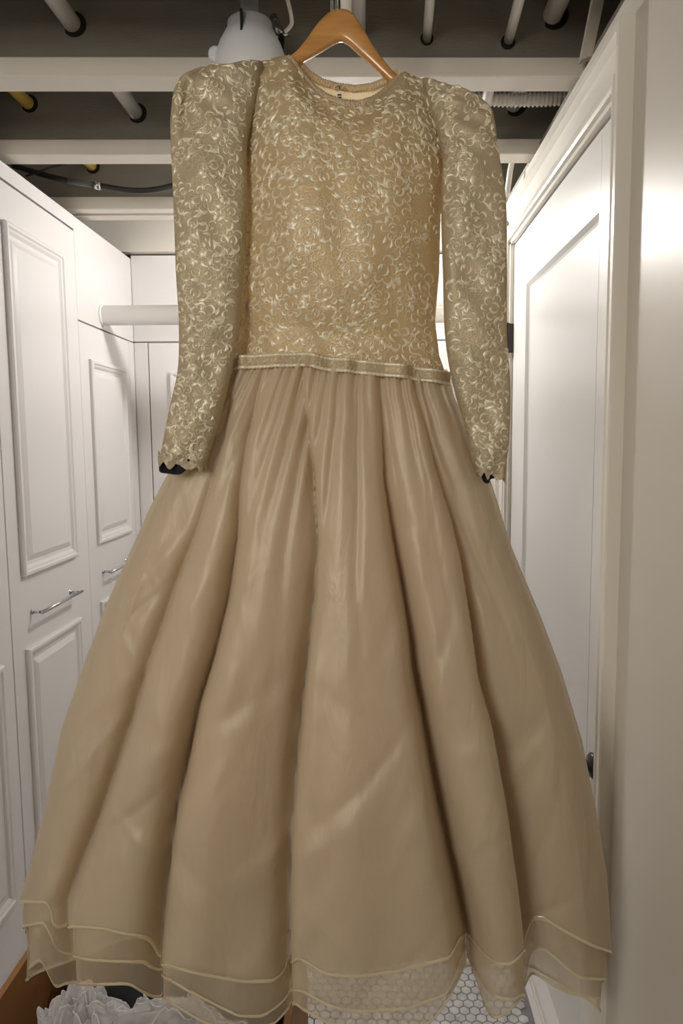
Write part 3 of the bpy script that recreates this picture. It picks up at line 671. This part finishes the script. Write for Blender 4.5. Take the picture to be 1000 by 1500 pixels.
# ---- sleeves
LR = [((300, 106), (385, 92)), ((279, 113), (384, 108)), ((261, 128), (378, 140)), ((254, 160), (369, 175)), ((252, 205), (361, 215)), ((256, 300), (361, 300)), ((260, 400), (355, 400)), ((264, 480), (348, 492)), ((262, 545), (334, 560)), ((250, 600), (323, 607)), ((240, 650), (309, 652)), ((235, 675), (301, 684))]
RRr = [((618, 116), (676, 142)), ((622, 135), (703, 153)), ((628, 160), (718, 166)), ((638, 190), (723, 185)), ((648, 228), (728, 225)), ((646, 290), (739, 290)), ((649, 400), (741, 400)), ((652, 490), (741, 490)), ((663, 560), (746, 572)), ((680, 620), (744, 640)), ((690, 665), (741, 672)), ((698, 690), (738, 699))]
def sleeve(rows, side, Yt, Yb_):
    A = smooth_poly([np.array([*a, 0.]) for a, _ in rows], 12); Bq = smooth_poly([np.array([*b, 0.]) for _, b in rows], 12)
    n = len(A); m = 56; V = np.zeros((n, m, 3))
    for i in range(n):
        t = i / (n - 1); Yc = Yt + (Yb_ - Yt) * min(1, t * 1.15)
        L_ = at(A[i][0], A[i][1], Yc); R_ = at(Bq[i][0], Bq[i][1], Yc)
        dep = (.034 * (1 - t) + .024 * t) * min(1, (t / .18) ** .5 + .18)
        for k in range(m):
            a = 2 * math.pi * k / m; c, s_ = math.cos(a), math.sin(a)
            w_ = .5 - .5 * math.copysign(abs(c) ** .9, c)
            d = dep * math.copysign(abs(s_) ** .55, s_)
            if s_ > 0:      # front: folds and wrinkles
                d += s_ * (.003 * math.sin(26 * t + 7 * w_) + .002 * math.sin(60 * t - 9 * w_))
                if side < 0 and t < .45: d -= .016 * math.exp(-((w_ - .17 - .12 * t) / .055) ** 2) * math.sin(min(1, t / .4) * math.pi) ** .7
                if side > 0 and t < .35: d += .007 * math.exp(-((w_ - .55) / .2) ** 2) * math.exp(-((t - .08) / .07) ** 2)
            V[i, k] = L_ + (R_ - L_) * w_ + np.array([0, -d, 0])
        if i == n - 1:
            for k in range(m): V[i, k, 2] += .0035 * math.sin(2 * math.pi * k / m * 9)
    idx = np.arange(n * m).reshape(n, m); q = np.stack([idx[:-1], np.roll(idx, -1, 1)[:-1], np.roll(idx, -1, 1)[1:], idx[1:]], -1).reshape(-1, 4)
    q = [tuple(r) for r in q] + [tuple(idx[0])]
    return V, q
SLV = []
for rows, side, yt, yb in ((LR, -1, 1.085, 1.035), (RRr, 1, 1.085, 1.045)):
    V, q = sleeve(rows, side, yt, yb); so = mesh('sleeve', V.reshape(-1, 3), q, M['lace_sleeve'], dr, True); SLV.append((so, V, q))
    # scalloped lace edge at the wrist
    ring = V[-1]; n = len(ring); c = ring.mean(0)
    out_ = (ring - c) * .03; out_[:, 2] = 0
    m3 = n * 3; rr = np.array([ring[int(k // 3)] * (1 - (k % 3) / 3) + ring[(int(k // 3) + 1) % n] * ((k % 3) / 3) for k in range(m3)])
    ou = (rr - c) * .04; ou[:, 2] = 0
    sc_ = np.abs(np.sin(np.arange(m3) / m3 * math.pi * 13))
    Aq = rr + ou * .3 + np.array([0, 0, .012]); Bq = rr + ou + np.array([0, 0, .002]); Cq = rr + ou * .8; Cq[:, 2] -= .0015 + .004 * sc_
    vv = np.concatenate([Aq, Bq, Cq]); ff = [(k + l * m3, (k + 1) % m3 + l * m3, (k + 1) % m3 + (l + 1) * m3, k + (l + 1) * m3) for l in (0, 1) for k in range(m3)]
    mesh('scalloped_cuff', vv, ff, M['lace_sleeve'], so, True)
# navy cloth sticking out of the cuffs
def navy(parent, pts, Y, th=.012):
    P = smooth_poly([at(x, y, Y) for x, y in pts + [pts[0]]], 5)[:-1]; n = len(P)
    c = np.mean(P, 0); v = []
    for k, sc_ in ((-th * .5, .86), (-th * .25, 1), (th * .25, 1), (th * .5, .86)):
        for p_ in P: v.append(c + (p_ - c) * sc_ + np.array([0, k, 0]))
    f = [tuple(range(n)), tuple(range(3 * n, 4 * n))[::-1]] + [(l * n + k, l * n + (k + 1) % n, (l + 1) * n + (k + 1) % n, (l + 1) * n + k) for l in range(3) for k in range(n)]
    o = mesh('cuff_cloth', v, f, M['navy'], parent, True); o['label'] = 'dark navy cloth showing below the lace cuff'
navy(SLV[0][0], [(236, 670), (255, 672), (279, 676), (272, 688), (262, 695), (248, 694), (234, 690)], 1.025)
navy(SLV[1][0], [(703, 690), (722, 690), (726, 699), (718, 702), (715, 708), (709, 707), (705, 699)], 1.035)
B().lathe([(.001, 0), (.0022, -.0005), (.001, -.001)], tuple(at(276, 674, .998)), 'y', 10).build('cuff_button', M['navy'], SLV[0][0])

# ---- raised lace flowers, laid on the surface by dropping points on it
def flowers(parent, meshes, region, seed, n_rose, n_leaf, n_loop, lift=.0016, mat=None, back=False):
    R = random.Random(seed)
    trees = [BVHTree.FromPolygons([Vector(p_) for p_ in V.reshape(-1, 3)], [tuple(map(int, q_)) for q_ in q]) for V, q in meshes]
    b = B()
    def drop(x, z):
        for t_ in trees:
            h = t_.ray_cast(Vector((x, .6, z)), Vector((0, 1, 0)), 1.0)
            if h[0] is not None and abs(h[1].y) > .30: return np.array(h[0])
        return None
    def strip(pts, wd):
        L_ = []
        m = len(pts)
        P = [drop(x, z) for x, z in pts]
        if any(p_ is None for p_ in P): return False
        v = []; f = []
        for i in range(m):
            dx = pts[min(i + 1, m - 1)][0] - pts[max(i - 1, 0)][0]; dz = pts[min(i + 1, m - 1)][1] - pts[max(i - 1, 0)][1]; l = math.hypot(dx, dz) + 1e-9
            nx, nz = -dz / l, dx / l; ww = wd(i / (m - 1)) if callable(wd) else wd
            for k, h in ((-1, .0002), (0, 1.0), (1, .0002)):
                v.append(P[i] + np.array([nx * ww * k, -lift * h - .0003, nz * ww * k]))
        for i in range(m - 1):
            for k in (0, 1): f.append((i * 3 + k, i * 3 + k + 1, i * 3 + k + 4, i * 3 + k + 3))
        b.add(v, f); return True
    x0, x1, z0, z1 = region
    def arc(cx, cz, r, a0_, a1_, wd, sq=1.0, n=9, tilt=0.0):
        pts = []
        for k in range(n):
            a = a0_ + (a1_ - a0_) * k / (n - 1); px, pz = r * math.cos(a), r * sq * math.sin(a)
            pts.append((cx + px * math.cos(tilt) - pz * math.sin(tilt), cz + px * math.sin(tilt) + pz * math.cos(tilt)))
        strip(pts, wd)
    def leaf(cx, cz, a, L_, W):
        pts = [(cx + math.cos(a) * L_ * k / 5 + .12 * L_ * math.sin(k / 5 * 3.1) * -math.sin(a), cz + math.sin(a) * L_ * k / 5 + .12 * L_ * math.sin(k / 5 * 3.1) * math.cos(a)) for k in range(6)]
        strip(pts, lambda t_: W * (math.sin(math.pi * min(.97, max(.05, t_))) ** .8))
    placed = []
    tries = 0
    bq = []
    for _ in range(900):       # bouquets: groups of roses with plainer net between
        c_ = (R.uniform(x0, x1), R.uniform(z0, z1)); 
        if all(math.hypot((c_[0] - p_[0]) * .8, c_[1] - p_[1]) > .062 for p_ in bq): bq.append(c_)
    def dens(x, z): return max(math.exp(-(((x - p_[0]) * .75) ** 2 + (z - p_[1]) ** 2) / .027 ** 2) for p_ in bq)
    ztop = z1 - .10
    while len(placed) < n_rose and tries < n_rose * 200:
        tries += 1
        cx, cz = R.uniform(x0, x1), R.uniform(z0, z1); r = R.uniform(.0115, .0195)
        if R.random() > dens(cx, cz) * 1.3 * (1 if cz < ztop else .5) or drop(cx, cz) is None or any(math.hypot(cx - p_[0], cz - p_[1]) < (r + p_[2]) * 1.02 for p_ in placed): continue
        placed.append((cx, cz, r)); tl = R.uniform(0, 6.28)
        crescent = lambda w0: (lambda t_: w0 * (.25 + .75 * math.sin(math.pi * t_)))
        # heart: a bud and two curved petals, then a loose ring of looped petals with a thick outer rim
        leaf(cx - r * .14, cz, tl, r * .40, r * .13)
        for k in range(2): a = tl + k * 3.0 + R.uniform(-.3, .3); arc(cx, cz, r * R.uniform(.36, .44), a, a + R.uniform(1.8, 2.5), crescent(r * .11), n=9)
        nP = R.choice((5, 6, 6)); da = R.uniform(0, 6.28)
        for k in range(nP):
            if R.random() < .1: continue
            a = da + k * 6.283 / nP + R.uniform(-.15, .15); rr_ = r * R.uniform(.72, .84); qx, qz = cx + rr_ * math.cos(a), cz + rr_ * math.sin(a)
            pr_ = r * R.uniform(.30, .40)
            arc(qx, qz, pr_, a - 2.1, a + 2.1, r * .045, R.uniform(.75, 1), 10, 0)
            arc(qx, qz, pr_ * .92, a - 1.1, a + 1.1, crescent(r * R.uniform(.10, .17)), 1, 7)
        for k in range(R.choice((2, 3, 4))):
            a = R.uniform(0, 6.28); leaf(cx + r * 1.12 * math.cos(a), cz + r * 1.12 * math.sin(a), a + R.uniform(-.7, .7), R.uniform(.009, .015), R.uniform(.002, .0036))
    for _ in range(n_leaf):
        cx, cz = R.uniform(x0, x1), R.uniform(z0, z1)
        if any(math.hypot(cx - p_[0], cz - p_[1]) < p_[2] * .95 for p_ in placed): continue
        if R.random() > .25 + dens(cx, cz): continue
        leaf(cx, cz, R.uniform(0, 6.28), R.uniform(.006, .013), R.uniform(.0014, .0032))
    for _ in range(n_loop):
        cx, cz = R.uniform(x0, x1), R.uniform(z0, z1)
        if any(math.hypot(cx - p_[0], cz - p_[1]) < p_[2] * .9 for p_ in placed): continue
        a = R.uniform(0, 6.28); arc(cx, cz, R.uniform(.003, .008), a, a + R.uniform(2, 5), R.uniform(.0006, .0012), R.uniform(.6, 1), 8, R.uniform(0, 3))
    o = b.build('lace_flowers', M['thread'], parent, True); o['kind'] = 'stuff'; o['label'] = 'raised shiny lace rose and leaf embroidery'
def reg(V): return (V[..., 0].min(), V[..., 0].max(), V[..., 2].min(), V[..., 2].max())
flowers(bo, [(Vf, qf)], reg(Vf), 3, 95, 480, 300)
for k, (so, V, q) in enumerate(SLV): flowers(so, [(V, q)], reg(V), 11 + k, 52, 220, 130)

# ---- trims: neckline band, rolled waist band, armhole seams
def band(name, parent, path, r, mat, flat=1.0, bead=0.0, n=10):
    P = smooth_poly(path, 8); m = len(P); v = []; f = []
    for i in range(m):
        t_ = P[min(i + 1, m - 1)] - P[max(i - 1, 0)]; t_ = t_ / np.linalg.norm(t_); yv = np.array([0, -1., 0]); sd_ = np.cross(t_, yv); sd_ /= np.linalg.norm(sd_)
        rr = r * (1 + bead * abs(math.sin(i * .9)))
        for k in range(n):
            a = 2 * math.pi * k / n; v.append(P[i] + sd_ * rr * math.cos(a) + yv * rr * flat * math.sin(a))
    for i in range(m - 1):
        for k in range(n): f.append((i * n + k, i * n + (k + 1) % n, (i + 1) * n + (k + 1) % n, (i + 1) * n + k))
    return mesh(name, v, f, mat, parent, True)
def topcurve(V, x0p, x1p):
    out = []
    for i in range(NU):
        p_ = V[0, i]; q_ = proj(p_)
        if x0p <= q_[0] <= x1p: out.append(p_)
    return out
nk = topcurve(Vf, 417, 593)
band('neckline_trim', bo, [p_ + np.array([0, -.002, -.003]) for p_ in nk[::2]], .0042, M['lace_band'], .4, .35)
band('neckline_trim', bo, [p_ + np.array([0, -.002, -.0125]) for p_ in nk[1:-1:3]], .0022, M['thread'], .6, .5)
nb = topcurve(Vb, 424, 588)
band('back_neckline_trim', bk, [p_ + np.array([0, -.002, 0]) for p_ in nb[::2]], .0045, M['lace_band'], .5, .4)
_sw = np.linspace(-.99, .99, 26); _zw = waist_z(_sw); _xw, _yw = skirt_xy(_sw, _zw, 0, 0); _yw = np.minimum(_yw, np.interp(_xw, Vf[-1, :, 0], Vf[-1, :, 1])) - .002
wl = [np.array([_xw[i], _yw[i], _zw[i]]) for i in range(26)]
band('waist_trim', bo, [p_ + np.array([0, -.001, .004]) for p_ in wl], .0100, M['lace_band'], .45, .06)
band('waist_trim', bo, [p_ + np.array([0, -.0035, .0115]) for p_ in wl], .0018, M['thread'], .7, .5)
band('waist_trim', bo, [p_ + np.array([0, -.004, -.004]) for p_ in wl], .0016, M['thread'], .7, .8)
# hook and eye with zipper end on the back neckline
zp = at(497, 131, 1.117)
hk = B().tube([zp + (-.006, 0, .003), zp + (-.001, -.002, .004), zp + (.001, -.002, -.001), zp + (-.004, -.002, -.003)], .0012, 8)
hk.tube([zp + (.004 + .0032 * math.cos(a), -.001, .001 + .0032 * math.sin(a)) for a in np.linspace(0, 5.9, 12)], .0009, 8)
hk.build('hook_and_eye', M['chrome'], bk, True)
zb = B()
for k in range(28):
    zz = zp[2] - .008 - k * .004; zb.box((zp[0] - .003, zp[1] + .001, zz), (zp[0] + .003, zp[1] + .004, zz + .0022))
zb.build('zipper', M['chrome'], bk)
# shoulder pads
for (px, py) in ((395, 190), (598, 200)):
    c = at(px, py, 1.09); v = []; f = []
    b = B(); b.lathe([(.045 * math.sin(math.pi * k / 10) + 1e-4, .010 * math.cos(math.pi * k / 10)) for k in range(11)], tuple(c), 'y', 24); 
    b.v = [(x, y, c[2] + (z - c[2]) * 1.15) for x, y, z in b.v]; b.build('shoulder_pad', M['pad'], dr, True)

# ------------------------------------------------------------------ open box with tulle below the skirt
RZ = .45
bx = thing('storage_box', 'open brown box on the floor under the left side of the skirt', 'box', (-.4, 1.2, 0))
X0, X1, Y0, Y1 = -.672, -.155, .86, 1.44
B().box((X0 - .012, Y0, 0), (X0, Y1, RZ), .001).build('box_side', M['board'], bx)
B().box((X1, Y0, 0), (X1 + .014, Y1, RZ - .01), .001).build('box_side', M['board'], bx)
B().box((X0, Y1 - .012, 0), (X1, Y1, RZ - .02), .001).build('box_back', M['board'], bx)
B().box((X0, Y0, 0), (X1, Y0 + .012, RZ - .01), .001).build('box_front', M['board'], bx)
B().box((X0, Y0 + .012, 0.001), (X1, Y1 - .012, .012)).build('box_bottom', M['board'], bx)
def lump(name, c, r, mat, parent=None, amp=.25, seed=0, nu=60, nv=36, flat=1.0, hf=1.0, grow=None):
    R = np.random.default_rng(seed); ph = R.uniform(0, 6.28, (8, 3)); fr = R.uniform(2, 7 * hf, (8, 3))
    V = np.zeros((nv, nu, 3))
    for j_ in range(nv):
        a = math.pi * (j_ + .5) / nv
        for i_ in range(nu):
            b_ = 2 * math.pi * i_ / nu; d = np.array([math.sin(a) * math.cos(b_), math.sin(a) * math.sin(b_), math.cos(a) * flat])
            s_ = 1 + amp * sum(math.sin(fr[k, 0] * d[0] + ph[k, 0] + 1.5 * math.sin(fr[k, 1] * d[1] + ph[k, 1]) + fr[k, 2] * d[2]) for k in range(8)) / 4
            V[j_, i_] = np.array(c) + d * np.array(r) * s_
    idx = np.arange(nv * nu).reshape(nv, nu); q = np.stack([idx[:-1], np.roll(idx, -1, 1)[:-1], np.roll(idx, -1, 1)[1:], idx[1:]], -1).reshape(-1, 4)
    q = [tuple(t_) for t_ in q] + [tuple(idx[0]), tuple(idx[-1])]
    return mesh(name, V.reshape(-1, 3), q, mat, parent, True)
bg = lump('black_cloth', (-.39, 1.27, .24), (.19, .13, .20), M['blackcloth'], None, .06, 4, hf=1.0)
tag(bg, 'black folded cloth behind the tulle in the brown box', 'cloth')
tv = thing('tulle_veil', 'crumpled white tulle veil spilling out of the brown box', 'veil', (-.4, 1.1, .2))
LP = []
for k, (c, r_, am, hf, fl_) in enumerate([((-.38, 1.12, .345), (.165, .13, .10), .10, 1.6, 1), ((-.36, 1.11, .33), (.185, .13, .125), .16, 2.2, 1), ((-.31, 1.07, .33), (.13, .12, .12), .2, 2.6, 1), ((-.535, 1.15, .33), (.06, .09, .13), .22, 2.4, 1), ((-.53, 1.15, .33), (.08, .10, .12), .25, 3, 1)]):
    o = lump('gauze_puff', c, r_, M['tulle'], tv, am, 40 + k, 110, 60, fl_, hf); LP.append(o)
trees_ = [BVHTree.FromPolygons([v_.co + Vector((0, 0, 0)) for v_ in o.data.vertices], [tuple(p_.vertices) for p_ in o.data.polygons]) for o in LP]
Rt = random.Random(5); base_t = Vector(WPOS[tv.name])
for k in range(15):       # curled edges lying over the gauze
    cx, cy = Rt.uniform(-.50, -.20), Rt.uniform(1.02, 1.18); a = Rt.uniform(-.5, .5); L_ = Rt.uniform(.08, .2); pts = []
    for i in range(40):
        u = i / 39 - .5; x = cx + L_ * u * math.cos(a); y = cy + L_ * u * math.sin(a) + .012 * math.sin(u * 17 + k) + .004 * math.sin(u * 39 + 2 * k); x += .005 * math.cos(u * 20 + k)
        best = None
        for t_ in trees_:
            h = t_.ray_cast(Vector((x, y, .9)) - base_t, Vector((0, 0, -1)), 1.0)
            if h[0] is not None: zz = h[0].z + base_t.z; best = zz if best is None else max(best, zz)
        if best is None or best < .25: continue
        pts.append((x, y, best + .003 + .006 * abs(math.sin(u * 15 + k))))
    if len(pts) > 8: B().tube(pts, .0013, 6).build('curled_edge', M['tulle_edge'], tv, True)
